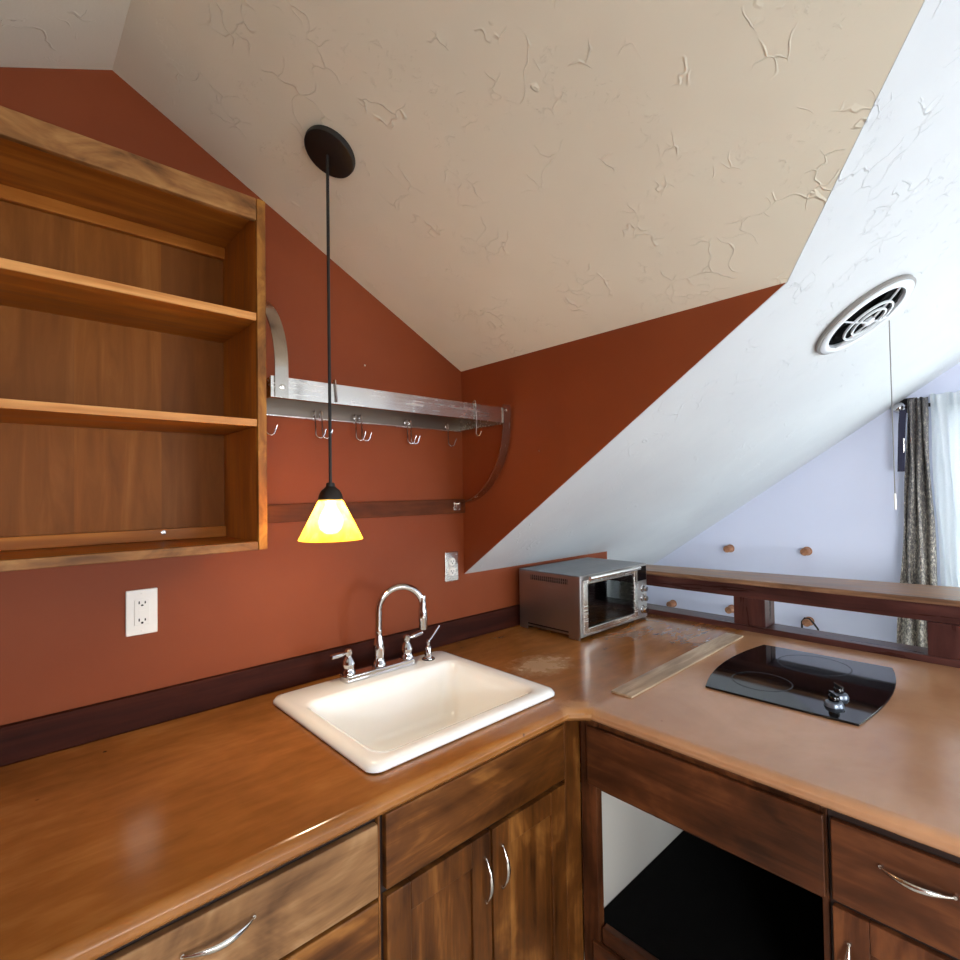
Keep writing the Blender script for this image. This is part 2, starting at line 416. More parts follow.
for i, (a, e, c, d) in enumerate(SW): window_fr(2+i, a, e, c, d, 'x', YS, -.12)
window_fr(4, WW[0], WW[1], WW[2], WW[3], 'y', XL, -.12)  # unseen window, added to brighten the cream ceiling
# wooden rail on the back wall under the pot rack, dark backsplash board
tag(obj('wall_rail', bx(-.9335, -.004, -.018, -.0005, 1.441, 1.499), M['strip_board'], bevel=.002, origin=(-.4,0,1.44)), 'narrow dark stained wooden rail fixed across the red wall beneath the pot rack', 'wall rail')
tag(obj('backsplash_board', bx(-1.95, 1.07, -.018, -.0005, .9105, 1.0), M['splash'], bevel=.002, origin=(-.4,0,.91)), 'long dark reddish brown backsplash board standing behind the sink along the counter', 'backsplash')

# ------------------------------------------------------------------ countertop
def rounded(pts, radii, n=6):
    out = []
    for i, p in enumerate(pts):
        r = radii[i] if hasattr(radii, '__len__') else radii
        p = Vector(p); a = Vector(pts[i-1]) - p; c = Vector(pts[(i+1) % len(pts)]) - p
        if r <= 0: out.append(tuple(p)); continue
        a.normalize(); c.normalize(); half = a.angle(c)/2
        d = r/math.tan(half); ctr = p + (a+c).normalized()*(r/math.sin(half))
        s, e = p + a*d - ctr, p + c*d - ctr
        a0 = math.atan2(s.y, s.x); a1 = math.atan2(e.y, e.x); da = (a1-a0+math.pi) % (2*math.pi) - math.pi
        out += [(ctr.x + r*math.cos(a0+da*k/n), ctr.y + r*math.sin(a0+da*k/n)) for k in range(n+1)]
    return out
CA, CB = -.748, -.222
b = bmesh.new()
outer = [(-1.95,-.0192),(-1.95,CA),(-.268,CA),(CB,CA-.046),(CB,-1.95),(.9185,-1.95),(.9185,-.0192)]
poly(b, outer, lambda x, y: (x, y, .87), (0, 0, .04), [[(-.83,-.64),(-.235,-.64),(-.235,-.12),(-.83,-.12)]])
ct = obj('countertop', b, M['counter'], origin=(0,0,0))
me = ct.data
at = me.attributes.new('bevel_weight_edge', 'FLOAT', 'EDGE')
for e in me.edges:
    p, q = me.vertices[e.vertices[0]].co, me.vertices[e.vertices[1]].co
    if abs(p.z - q.z) < 1e-5:
        m_ = (p+q)/2
        frontA = abs(p.y-CA) < 1e-4 and abs(q.y-CA) < 1e-4
        frontB = abs(p.x-CB) < 1e-4 and abs(q.x-CB) < 1e-4
        diag = abs(m_.x-(-.245)) < .01 and abs(m_.y-(CA-.023)) < .01
        if frontA or frontB or diag: at.data[e.index].value = 1
m_ = ct.modifiers.new('nose', 'BEVEL'); m_.width = .017; m_.segments = 5; m_.limit_method = 'WEIGHT'; m_.harden_normals = True
tag(ct, 'varnished honey brown wooden L shaped countertop with rounded front edge and worn corner', 'countertop')

# ------------------------------------------------------------------ sink
def sink():
    t = thing('kitchen_sink', 'white enamel drop-in sink with a single basin set in the wooden counter', 'sink', (-.533,-.378,.91))
    b = bmesh.new()
    def loop(x0, x1, y0, y1, z, r, n=6):
        return [b.verts.new((p[0], p[1], z)) for p in rounded([(x0,y0),(x1,y0),(x1,y1),(x0,y1)], r, n)]
    X0, X1, Y0, Y1 = -.857, -.208, -.668, -.090
    L = [loop(X0+.006, X1-.006, Y0+.006, Y1-.006, .9105, .030), loop(X0, X1, Y0, Y1, .914, .034), loop(X0, X1, Y0, Y1, .920, .034), loop(X0+.006, X1-.006, Y0+.006, Y1-.006, .928, .032),
         loop(X0+.018, X1-.018, Y0+.018, Y1-.018, .9315, .030), loop(X0+.038, X1-.038, Y0+.038, Y1-.118, .9295, .045),
         loop(X0+.046, X1-.046, Y0+.046, Y1-.126, .9275, .045), loop(X0+.052, X1-.052, Y0+.052, Y1-.132, .919, .045),
         loop(X0+.057, X1-.057, Y0+.057, Y1-.140, .895, .048), loop(X0+.075, X1-.085, Y0+.072, Y1-.165, .775, .055),
         loop(X0+.090, X1-.100, Y0+.085, Y1-.180, .756, .055), loop(X0+.125, X1-.14, Y0+.115, Y1-.215, .748, .05)]
    for a, c in zip(L, L[1:]):
        n = len(a)
        for i in range(n): b.faces.new((a[i], a[(i+1) % n], c[(i+1) % n], c[i]))
    b.faces.new(L[-1])
    bmesh.ops.recalc_face_normals(b, faces=b.faces[:])
    o = obj('basin', b, M['porcelain'], t, smooth=60)
    # recalc may flip an open shell: make the rim face up
    s = o.modifiers.new('shell', 'SOLIDIFY'); s.thickness = .004; s.offset = -1
    b = bmesh.new(); lathe(b, [(.0,.749),(.018,.7495),(.036,.751),(.043,.7525),(.043,.749)], (-.535,-.41,.0), seg=28); obj('drain', b, M['chrome'], t)
    # the glazed joint at the sink edge
sink()
def faucet():
    t = thing('kitchen_faucet', 'chrome two handle kitchen faucet with tall gooseneck on the sink deck', 'faucet', (-.515,-.148,.9315))
    z = .9300
    b = bmesh.new()
    poly(b, rounded([(-.652,-.178),(-.378,-.178),(-.378,-.122),(-.652,-.122)], .018), lambda x, y: (x, y, z), (0,0,.024))
    obj('base_plate', b, M['chrome'], t, bevel=.005, seg=3)
    b = bmesh.new(); o = (-.515,-.15,z+.0235)
    lathe(b, [(.024,0),(.023,.01),(.0185,.016),(.017,.03),(.0195,.055),(.0165,.075),(.0115,.10),(.0105,.108),(.012,.112),(.011,.118)], o, seg=24)
    obj('spout_base', b, M['chrome'], t)
    # gooseneck arc swings right and a little forward
    d = Vector((.143,-.055,0)); L = d.length; d.normalize(); R = L/2
    p0 = Vector((-.515,-.15,z+.12)); top = 1.133
    pts = [p0, p0 + Vector((0,0,.05))]
    zc = top; pts.append(Vector((p0.x,p0.y,zc)))
    for k in range(1, 21):
        a = math.pi*k/20*1.02
        pts.append(Vector((p0.x,p0.y,zc)) + d*(R - R*math.cos(a)) + Vector((0,0,R*math.sin(a))))
    end = pts[-1]; tipdir = (pts[-1]-pts[-2]).normalized()
    b = bmesh.new(); tube(b, pts, .0112, 16); sp = obj('spout', b, M['chrome'], t, smooth=60)
    b = bmesh.new(); lathe(b, [(.0118,-.045),(.0128,-.04),(.0128,-.034),(.0125,-.006),(.0150,.004),(.0158,.040),(.0140,.048),(.0148,.066),(.0125,.072),(.0,.072)], end, tipdir, 20)
    obj('spray_head', b, M['chrome'], t)
    for sx, hx in ((-1,-.628),(1,-.402)):
        b = bmesh.new()
        lathe(b, [(.023,0),(.022,.008),(.0185,.013),(.0185,.026),(.0205,.032),(.016,.045),(.010,.054),(.0095,.058),(.0125,.064),(.013,.071),(.0085,.078),(.0,.079)], (hx,-.15,z+.0235), seg=22)
        post = obj('handle_post', b, M['chrome'], t)
        dr = Vector((sx*.97, -.20 if sx < 0 else .05, .05 if sx < 0 else .10))
        b = bmesh.new(); lathe(b, [(.0,0),(.0055,.001),(.005,.018),(.0075,.024),(.0085,.034),(.0085,.056),(.0075,.068),(.0,.07)], Vector((hx,-.15,z+.0235+.066)), dr, 16)
        obj('lever', b, M['chrome'], post)
faucet()
def dispenser():
    t = thing('soap_pump', 'small chrome pump with thin angled wand beside the faucet on the sink', 'soap dispenser', (-.315,-.158,.9315))
    o = (-.315,-.158,.930)
    b = bmesh.new(); lathe(b, [(.021,0),(.020,.005),(.013,.007),(.0125,.04),(.010,.045),(.0065,.048),(.0065,.06),(.008,.063),(.006,.069),(.0,.07)], o, seg=22); obj('pump_body', b, M['chrome'], t)
    b = bmesh.new(); tube(b, [(-.315,-.158,.992),(-.298,-.155,1.002),(-.257,-.15,1.037)], .004, 10); obj('wand', b, M['chrome'], t)
    b = bmesh.new(); lathe(b, [(.024,0),(.024,.002),(.021,.003)], o, seg=24); obj('gasket', b, M['plastic_black'], t)
dispenser()

# ------------------------------------------------------------------ base cabinets
def bow(bm, ctr, along, out, L, lift, w=.012, th=.006):
    """bow handle: leaf shaped bar, pinched at both feet"""
    c = Vector(ctr); a = Vector(along).normalized(); n = Vector(out).normalized(); s = a.cross(n); rings = []
    N = 16
    for i in range(N+1):
        u = -1 + 2*i/N
        ww = w*(.28 + .72*(1-abs(u)**1.6)); h = lift*(1-u*u)
        p = c + a*u*L/2 + n*(h+.002)
        rings.append([bm.verts.new(p + s*ww/2*math.cos(k*math.pi/4) + n*th/2*math.sin(k*math.pi/4)) for k in range(8)])
    for x, y in zip(rings, rings[1:]):
        for k in range(8): bm.faces.new((x[k], x[(k+1) % 8], y[(k+1) % 8], y[k]))
    bm.faces.new(rings[0]); bm.faces.new(rings[-1])
    for sgn in (-1, 1):
        lathe(bm, [(.0045,-.0005),(.0035,.006)], c + a*sgn*L*.47, n, 10)
def handle(ctr, along, out, parent, L=.105, lift=.022):
    b = bmesh.new(); bow(b, ctr, along, out, L, lift); return obj('handle', b, M['nickel'], parent, smooth=60)
def door_panel(bm, along, a0, a1, z0, z1, f0, f1, st=.062):
    """shaker door in the plane normal to x or y; f0 = face side"""
    def bb(p, q, z, w, g0, g1):
        if along == 'x': box(bm, p, q, min(g0,g1), max(g0,g1), z, w)
        else: box(bm, min(g0,g1), max(g0,g1), min(p,q), max(p,q), z, w)
    lo, hi = min(a0,a1), max(a0,a1)
    bb(lo, lo+st, z0, z1, f0, f1); bb(hi-st, hi, z0, z1, f0, f1)
    bb(lo+st, hi-st, z0, z0+st, f0, f1); bb(lo+st, hi-st, z1-st, z1, f0, f1)
    mid = f0 + (f1-f0)*.45
    bb(lo+st-.004, hi-st+.004, z0+st-.004, z1-st+.004, mid, f1)
FA, FD = -.698, -.716        # face frame plane and drawer-front plane of the sink run
def carcass_a(name, t, x0, x1):
    b = bmesh.new(); e = .0006
    box(b, x0+e, x0+.018, FA+.02, -.03, .1, .868); box(b, x1-.018, x1-e, FA+.02, -.03, .1, .868)
    box(b, x0+.018, x1-.018, FA+.02, -.03, .1, .118); box(b, x0+.018, x1-.018, -.042, -.03, .118, .7)
    box(b, x0+e, x1-e, FA, FA+.0199, .1, .868)
    box(b, x0+e, x1-e, FA+.06, FA+.08, .0, .1)
    return obj(name, b, M['gap'], t)
t = thing('drawer_cabinet', 'stained knotty wood drawer cabinet under the counter left of the sink', 'cabinet', (-1.4,-.36,0))
carcass_a('carcass', t, -1.95, -.863)
for x0, x1 in ((-1.935,-1.497), (-1.490,-.872)):
    for i, (z0, z1) in enumerate(((.690,.840),(.505,.682),(.315,.497),(.12,.307))):
        d = obj('drawer', bx(x0, x1, FD, FA-.0005, z0, z1), M['alder_pale'] if i == 0 else M['alder_x'], t, bevel=.003)
        handle(((x0+x1)/2, FD, (z0+z1)/2 + (.03 if i == 0 else 0)), (1,0,0), (0,-1,0), d, .118, .026)
obj('frame_stile', bx(-.869,-.8645, FD+.006, FA-.0005, .1, .868), M['alder_z'], t)
t = thing('sink_cabinet', 'dark stained sink base cabinet with long false front above two paired doors', 'cabinet', (-.53,-.36,0))
carcass_a('carcass', t, -.862, -.1685)
obj('false_front', bx(-.853,-.249, FD, FA-.0005, .694, .852), M['alder_x'], t, bevel=.003)
for x0, x1, hx in ((-.853,-.549,-.570), (-.542,-.249,-.512)):
    b = bmesh.new(); door_panel(b, 'x', x0, x1, .12, .681, FD, FA-.0005)
    d = obj('door', b, M['alder_z'], t, bevel=.002)
    handle((hx, FD, .572 if hx < -.55 else .578), (0,0,1), (0,-1,0), d, .112, .024)
obj('corner_stile', bx(-.243,-.1685, FD+.004, FA-.0005, .1, .868), M['alder_z'], t, bevel=.003)
# right-hand run: faces look towards -x
GX, GD = -.168, -.184
t = thing('open_cabinet', 'open base cabinet niche with white side and black floor below the cooktop', 'cabinet', (.3,-1.05,0))
Y0, Y1 = -.7165, -1.3495
obj('apron_board', bx(GD, GX-.0005, -1.3455, -.745, .668, .838), M['alder_y'], t, bevel=.003)
b = bmesh.new(); box(b, GX-.008, GX+.02, -.772, Y0-.002, .1, .868); box(b, GX, GX+.02, Y1+.0006, Y1+.014, .1, .868)
box(b, GX, GX+.02, Y1+.014, -.7785, .655, .868)
obj('face_frame', b, M['alder_zr'], t, bevel=.002)
obj('side_panel', bx(GX+.0205, .90, -.740, -.7225, .262, .66), M['white_wall'], t)
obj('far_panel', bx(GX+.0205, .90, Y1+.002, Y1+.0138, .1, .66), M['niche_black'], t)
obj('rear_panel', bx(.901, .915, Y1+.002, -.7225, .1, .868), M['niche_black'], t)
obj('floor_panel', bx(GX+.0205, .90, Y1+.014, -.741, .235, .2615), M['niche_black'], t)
b = bmesh.new(); box(b, GX-.004, GX+.02, Y1+.0145, -.779, .222, .266); obj('front_lip', b, M['alder_y'], t, bevel=.003)
obj('lower_drawer_front', bx(GD, GX-.0005, -1.3455, -.755, .10, .221), M['alder_y'], t, bevel=.003)
t = thing('end_cabinet', 'dark wood base cabinet right of the open niche with drawer over door', 'cabinet', (.3,-1.65,0))
b = bmesh.new(); box(b, GX, GX+.02, -1.95, -1.3505, .1, .868); box(b, GX+.02, .915, -1.95, -1.932, .1, .868); box(b, GX+.02, .915, -1.3685, -1.3505, .1, .868)
box(b, GX+.02, .915, -1.932, -1.3685, .1, .118); box(b, GX+.06, GX+.08, -1.95, -1.3505, 0, .1)
obj('carcass', b, M['gap'], t)
d = obj('drawer', bx(GD, GX-.0005, -1.94, -1.3575, .672, .838), M['alder_y'], t, bevel=.003)
handle((GD, -1.496, .784), (0,1,0), (-1,0,0), d, .115, .026)
for y0, y1, hy in ((-1.643,-1.3575,-1.386), (-1.94,-1.650,-1.91)):
    b = bmesh.new(); door_panel(b, 'y', y0, y1, .12, .660, GD, GX-.0005)
    d = obj('door', b, M['alder_zr'], t, bevel=.002)
    handle((GD, hy, .548), (0,0,1), (-1,0,0), d, .112, .024)

# ------------------------------------------------------------------ pass-through ledge
t = thing('ledge_divider', 'dark reddish wooden ledge divider with two openings behind the cooktop', 'divider', (.97,-.95,.9))
LX0, LX1 = .920, 1.035
b = bmesh.new()
def hexa(bm, pts):
    v = [bm.verts.new(p) for p in pts]
    for f in ((0,3,2,1),(4,5,6,7),(0,1,5,4),(1,2,6,5),(2,3,7,6),(3,0,4,7)): bm.faces.new([v[i] for i in f])
cz = lambda y: 1.108 - .011*(y+.35)
hexa(b, [(.886,-1.95,cz(-1.95)),(1.25,-1.95,cz(-1.95)),(1.065,-.001,cz(0)),(.886,-.001,cz(0)),
         (.886,-1.95,cz(-1.95)+.021),(1.25,-1.95,cz(-1.95)+.021),(1.065,-.001,cz(0)+.021),(.886,-.001,cz(0)+.021)])
obj('ledge_cap', b, M['cap'], t, bevel=.004)
b = bmesh.new()
hexa(b, [(LX0,-1.95,1.056),(LX1,-1.95,1.056),(LX1,-.0195,1.049),(LX0,-.0195,1.049),
         (LX0,-1.95,cz(-1.95)-.0005),(LX1,-1.95,cz(-1.95)-.0005),(LX1,-.0195,cz(0)-.0005),(LX0,-.0195,cz(0)-.0005)])
obj('top_rail', b, M['ledge_y'], t, bevel=.002)
obj('bottom_rail', bx(LX0, LX1, -1.95, -.0195, .870, .934), M['ledge_y'], t, bevel=.002)
for y0, y1 in ((-.872,-.744), (-1.95,-1.394), (-.16,-.0195)):
    obj('post', bx(LX0+.0005, LX1-.0005, y0, y1, .9345, 1.0485 if y0 > -.5 else 1.0525), M['ledge_z'], t, bevel=.002)
obj('knee_panel', bx(LX0, LX1, -1.95, -.0195, 0, .8695), M['white_wall'], t)

# ------------------------------------------------------------------ loose plank, cooktop
t_ = obj('wood_plank', bx(0,.888,-.070,0,0,.0065), M['plank'], bevel=.0012)
t_.location = (-.080,-.766,.9103); t_.rotation_euler = (0,0,.014)
tag(t_, 'thin bare grey wooden plank lying flat on the counter between oven and cooktop', 'plank')
t = thing('cooktop', 'black glass two burner cooktop with curved ends set on the counter', 'cooktop', (.45,-1.14,.9103))
def arc(p, q, m, n=10):
    """points p..q on the parabola whose middle is m"""
    p, q, m = Vector(p), Vector(q), Vector(m); c = 2*m - (p+q)/2
    return [tuple(p*(1-u)**2 + c*2*u*(1-u) + q*u*u) for u in (i/n for i in range(n+1))]
b = bmesh.new()
poly(b, arc((.155,-.952),(.735,-.926),(.43,-.900)) + arc((.748,-1.322),(.168,-1.342),(.48,-1.364)), lambda x, y: (x, y, .9105), (0,0,.0065))
obj('glass_top', b, M['black_glass'], t, bevel=.002)
for cx, cy, r in ((.315,-1.06,.082),(.60,-1.13,.105)):
    b = bmesh.new(); lathe(b, [(r,0),(r,.0003),(r+.004,.0003),(r+.004,0)], (cx,cy,.9171), seg=64, close=False); obj('burner_ring', b, M['ring'], t)
for kx, ky in ((.335,-1.262),(.255,-1.268)):
    b = bmesh.new(); lathe(b, [(.024,0),(.0245,.003),(.021,.011),(.0135,.014),(.0,.014)], (kx,ky,.9171), seg=28); k = obj('control_knob', b, M['skirt'], t)
    b = bmesh.new(); lathe(b, [(.0135,.0142),(.014,.022),(.0125,.028),(.0,.029)], (kx,ky,.9171), seg=20)
    v0 = len(b.verts); box(b, kx-.020, kx+.020, ky-.0045, ky+.0045, .9171+.0285, .9171+.036)
    b.verts.ensure_lookup_table()
    bmesh.ops.rotate(b, cent=(kx,ky,0), matrix=Matrix.Rotation(.7, 3, 'Z'), verts=b.verts[v0:])
    obj('knob_grip', b, M['black_glass'], k, bevel=.0015)

# ------------------------------------------------------------------ toaster oven
def oven():
    t = thing('toaster_oven', 'grey steel toaster oven with glass door on the corner of the counter', 'toaster oven', (.56,-.2,.9103))
    x0, x1, y0, y1, z0, z1 = .297, .828, -.374, -.042, .924, 1.174
    b = bmesh.new()     # shell as wrapped sheets, with side vents cut as real slots by lamellae
    box(b, x0+.004, x1-.004, y1-.006, y1, z0, z1-.004)
    box(b, x0+.004, x1-.004, y0+.01, y1-.006, z0, z0+.006)
    box(b, x1-.004, x1, y0, y1, z0-.012, z1-.004)
    # left side around the two cut-outs
    sx0, sx1 = x0, x0+.004
    va, vb, vz0, vz1 = -.318, -.110, 1.133, 1.156
    box(b, sx0, sx1, y0, y1, vz1, z1-.004); box(b, sx0, sx1, y0, va, z0+.016, vz1); box(b, sx0, sx1, vb, y1, z0+.016, vz1)
    box(b, sx0, sx1, va, vb, z0+.016, vz0)
    box(b, sx0, sx1, y0, -.318, z0-.012, z0+.016); box(b, sx0, sx1, -.088, y1, z0-.012, z0+.016)
    n = 18
    for i in range(n):
        yy = va + (vb-va)*(i+.5)/n; box(b, sx0+.0005, sx1-.0005, yy-.0022, yy+.0022, vz0, vz1)
    box(b, sx0+.0005, sx1-.0005, va, vb, (vz0+vz1)/2-.0012, (vz0+vz1)/2+.0012)
    obj('housing', b, M['oven_steel'], t)
    b = bmesh.new(); box(b, x0, x1, y0+.004, y1, z1-.0039, z1+.001); obj('top_panel', b, M['oven_top'], t, bevel=.003)
    # cavity
    b = bmesh.new(); cx0, cx1 = x0+.0045, .742
    box(b, cx0, cx0+.02, y0+.012, y1-.02, z0+.008, z1-.006); box(b, cx1-.02, cx1, y0+.012, y1-.02, z0+.008, z1-.006)
    box(b, cx0+.02, cx1-.02, y1-.03, y1-.02, z0+.008, z1-.006); box(b, cx0+.02, cx1-.02, y0+.012, y1-.03, z0+.008, z0+.014); box(b, cx0+.02, cx1-.02, y0+.012, y1-.03, z1-.012, z1-.006)
    obj('cavity', b, M['oven_dark'], t)
    b = bmesh.new()
    for k in range(14): yy = y0+.03 + k*.018; tube(b, [(cx0+.022,yy,1.022),(cx1-.022,yy,1.022)], .0013, 6)
    for xx in (cx0+.024, cx1-.024): tube(b, [(xx,y0+.028,1.022),(xx,y0+.272,1.022)], .002, 6)
    tube(b, [(cx0+.022,y0+.026,1.022),(cx1-.022,y0+.026,1.022)], .0028, 8)
    obj('wire_rack', b, M['chrome'], t)
    # front fascia
    b = bmesh.new()
    box(b, x0+.0005, x0+.014, y0-.006, y0+.01, z0-.002, z1-.0005); box(b, .735, x1-.0005, y0-.006, y0+.01, z0-.002, z1-.0005); box(b, x0+.014, .735, y0-.006, y0+.01, z1-.018, z1-.0005); box(b, x0+.014, .735, y0-.006, y0+.01, z0-.002, z0+.010)
    obj('front_frame', b, M['oven_steel'], t, bevel=.002)
    b = bmesh.new(); box(b, .744, x1-.008, y0-.0085, y0-.0062, 1.098, z1-.010); obj('display_panel', b, M['black_glass'], t)
    d0, d1, e0, e1 = x0+.0145, .7345, z0+.0105, z1-.0185
    b = bmesh.new(); w = .030
    box(b, d0, d0+w, y0-.014, y0+.004, e0, e1); box(b, d1-w, d1, y0-.014, y0+.004, e0, e1); box(b, d0+w, d1-w, y0-.014, y0+.004, e0, e0+.022); box(b, d0+w, d1-w, y0-.014, y0+.004, e1-.018, e1)
    d = obj('door', b, M['steel'], t, bevel=.0025)
    b = bmesh.new(); box(b, d0+w, d1-w, y0-.008, y0-.004, e0+.022, e1-.018); obj('door_glass', b, M['oven_glass'], d)
    b = bmesh.new(); tube(b, [(x0+.030,y0-.034,z1-.008),(.72,y0-.034,z1-.008)], .0085, 12)
    for xx in (x0+.06, .69): tube(b, [(xx,y0-.013,e1-.006),(xx,y0-.034,z1-.008)], .005, 8)
    obj('door_handle', b, M['steel_bright'], d)
    for zz, r in ((1.060,.014),(1.015,.014),(.962,.017)):
        b = bmesh.new(); lathe(b, [(r+.003,0),(r+.003,.003),(r,.006),(r*.9,.022),(r*.8,.025),(0,.025)], (.785,y0-.0061,zz), (0,-1,0), 24); obj('knob', b, M['chrome'], t)
    for xx in (x0+.04, x1-.04):
        for yy in (y0+.035, y1-.035):
            b = bmesh.new(); lathe(b, [(.014,0),(.016,.006),(.016,.0135)], (xx,yy,.9104), seg=16); obj('foot', b, M['plastic_black'], t)
oven()

# ------------------------------------------------------------------ wall shelf
t = thing('wall_shelf_unit', 'open honey brown wooden wall shelf unit hung high on the red wall', 'shelf unit', (-1.45,-.145,1.388))
SX0, SX1, SY, SZ0, SZ1 = -1.95, -.936, -.290, 1.388, 2.312
for a, c in ((SX0, SX0+.021), (SX1-.021, SX1)):
    obj('side_panel', bx(a, c, SY+.016, -.0005, SZ0+.0005, SZ1-.0005), M['shelf_z'], t)
    obj('face_stile', bx(a-.0005, c+.0015, SY, SY+.0158, SZ0, SZ1), M['rail_z'], t, bevel=.002)
obj('top_panel', bx(SX0+.0215, SX1-.0215, SY+.0162, -.0005, 2.272, 2.292), M['shelf_x'], t)
obj('bottom_panel', bx(SX0+.0215, SX1-.0215, SY+.0162, -.0005, SZ0+.001, 1.409), M['shelf_x'], t)
obj('back_panel', bx(SX0+.0215, SX1-.0215, -.012, -.001, 1.4095, 2.2715), M['back_panel'], t)
obj('top_rail', bx(SX0+.0215, SX1-.0225, SY, SY+.016, 2.254, SZ1), M['rail_x'], t, bevel=.002)
obj('bottom_rail', bx(SX0+.0215, SX1-.0225, SY, SY+.016, SZ0, 1.410), M['rail_x'], t, bevel=.002)
obj('hanging_cleat', bx(SX0+.0215, SX1-.0215, -.031, -.0125, 2.238, 2.2715), M['shelf_x'], t, bevel=.0015)
cl = obj('lower_cleat', bx(SX0+.0215, SX1-.0215, -.031, -.0125, 1.4095, 1.441), M['shelf_x'], t, bevel=.0015)
b = bmesh.new(); lathe(b, [(.0065,0),(.0065,.002),(.003,.003),(0,.003)], (-1.12,-.0311,1.431), (0,-1,0), 14); obj('screw', b, M['steel_bright'], cl)
for z0, z1 in ((1.989,2.009), (1.710,1.729)):
    s = obj('shelf', bx(SX0+.0215, SX1-.0215, SY+.012, -.0125, z0, z1), M['shelf_x'], t, bevel=.001)
    obj('shelf_edge', bx(SX0+.0215, SX1-.0215, SY+.006, SY+.0119, z0, z1), M['shelf_edge'], s, bevel=.001)

# ------------------------------------------------------------------ pot rack and its hooks
t = thing('pot_rack', 'brushed steel wall pot rack with curved end brackets beside the shelf unit', 'pot rack', (-.48,-.15,1.79))
RY, RX0, RX1, RZ0, RZ1 = -.296, -.926, -.014, 1.790, 1.847
b = bmesh.new(); box(b, RX0, RX1, RY, RY+.003, RZ0, RZ1); obj('front_band', b, M['steel'], t, bevel=.0008)
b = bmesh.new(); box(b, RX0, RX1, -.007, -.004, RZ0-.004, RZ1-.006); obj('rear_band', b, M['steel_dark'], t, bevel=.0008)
for x in (RX0, RX1-.003):
    b = bmesh.new(); box(b, x, x+.003, RY+.0031, -.0071, RZ0, RZ1-.004); obj('end_band', b, M['steel'], t)
b = bmesh.new(); box(b, RX0+.004, RX1-.004, -.026, -.0075, RZ0-.009, RZ0-.0045); obj('hook_rail', b, M['steel_bright'], t, bevel=.0015)
N = 22
pts = [(-.898, RY-.003, RZ0+.001), (-.898, RY-.003, RZ1+.02)]
pts += [(-.898, -.002 + (RY-.001)*math.cos(math.pi/2*k/N), RZ1+.02 + .265*math.sin(math.pi/2*k/N)) for k in range(1, N+1)]
b = bmesh.new(); ribbon(b, pts, (1,0,0), .036, .004); br = obj('bracket', b, M['steel_z'], t)
b = bmesh.new(); lathe(b, [(.0075,0),(.0075,.0015),(.005,.003),(.003,.0032),(0,.002)], (-.897,RY-.0051,1.818), (0,-1,0), 16); obj('screw', b, M['steel_bright'], br)
pts = [(-.034, RY-.003, RZ1+.012), (-.034, RY-.003, RZ0+.006)]
pts += [(-.034, -.010 + (RY+.007)*math.cos(math.pi/2*k/N), RZ0+.006 - .315*math.sin(math.pi/2*k/N)) for k in range(1, N+1)]
b = bmesh.new(); ribbon(b, pts, (1,0,0), .039, .004)
br = obj('bracket', b, M['steel_z'], t)
b = bmesh.new(); lathe(b, [(.0065,0),(.0065,.0015),(.003,.003),(0,.003)], (-.034,RY-.0051,1.838), (0,-1,0), 16); obj('screw', b, M['steel_bright'], br)
b = bmesh.new(); box(b, -.068,-.034,-.021,-.0185,1.452,1.488); pl = obj('mounting_plate', b, M['steel'], t, bevel=.001)
b = bmesh.new(); lathe(b, [(.006,0),(.006,.002),(0,.003)], (-.051,-.0212,1.470), (0,-1,0), 14); obj('screw', b, M['steel_bright'], pl)

def hook_mesh():
    pts = []
    for k in range(9): a = math.pi*k/8; pts.append((0, .010*math.cos(a)*1.0, .034 + .010*math.sin(a)))       # top bend over the bar
    pts.insert(0, (0, .010, .012))
    pts += [(0,-.010, 0), (.001,-.010,-.036)]
    for k in range(1, 9): a = math.pi*k/8*.82; pts.append((.001 + .013 - .013*math.cos(a), -.010 - .008*math.sin(a*.6), -.036 - .013*math.sin(a)))
    pts.append((.032,-.022,-.018))
    b = bmesh.new(); tube(b, pts, .0024, 8); return b
G = 'hooks on the pot rack'
hooks = [(-.838, 'steel pot hook hanging nearest the shelf unit under the rack'),
         (-.672, 'first hook of the hanging pair just left of the lamp cord'),
         (-.650, 'second hook of the pair, crossing just behind the lamp cord'),
         (-.520, 'left hook of the close pair right of the lamp cord on the rack'),
         (-.498, 'right hook of the close pair right of the lamp cord on the rack'),
         (-.300, 'left of the two hooks hanging mid rack under the shiny part of the band'),
         (-.282, 'right of the two hooks hanging mid rack under the shiny part of the band'),
         (-.098, 'single hook hanging on the rear bar near the corner of the red walls')]
first = None
for x, lab in hooks:
    if first is None:
        first = tag(obj('pot_hook', hook_mesh(), M['chrome'], smooth=60), lab, 'hook', G); o = first
    else:
        o = first.copy(); C.objects.link(o); o['label'] = lab
    o.location = (x, -.0165, RZ0-.004-.0345+.016); o.rotation_euler = (0, 0, random.uniform(-.25, .1))
def band_hook(x, h):
    pts = [(x, RY+.010, RZ0+.02), (x, RY+.010, RZ1+.004), (x, RY+.004, RZ1+.011), (x, RY-.003, RZ1+.010), (x, RY-.0045, RZ1), (x+.004, RY-.0045, RZ0+.004)]
    if h: pts += [(x+.002, RY-.0035, RZ0-h+.01), (x+.002, RY-.009, RZ0-h), (x+.004, RY-.02, RZ0-h+.002), (x+.006, RY-.026, RZ0-h+.016)]
    b = bmesh.new(); tube(b, pts, .0026, 8); return b
tag(obj('pot_hook', band_hook(-.195, .06), M['chrome'], smooth=60), 'long hook looped over the front band of the rack near its right end', 'hook', G)
tag(obj('pot_hook', band_hook(-.742, 0), M['chrome'], smooth=60), 'short hook clipped over the front band of the rack right beside the lamp cord', 'hook', G)

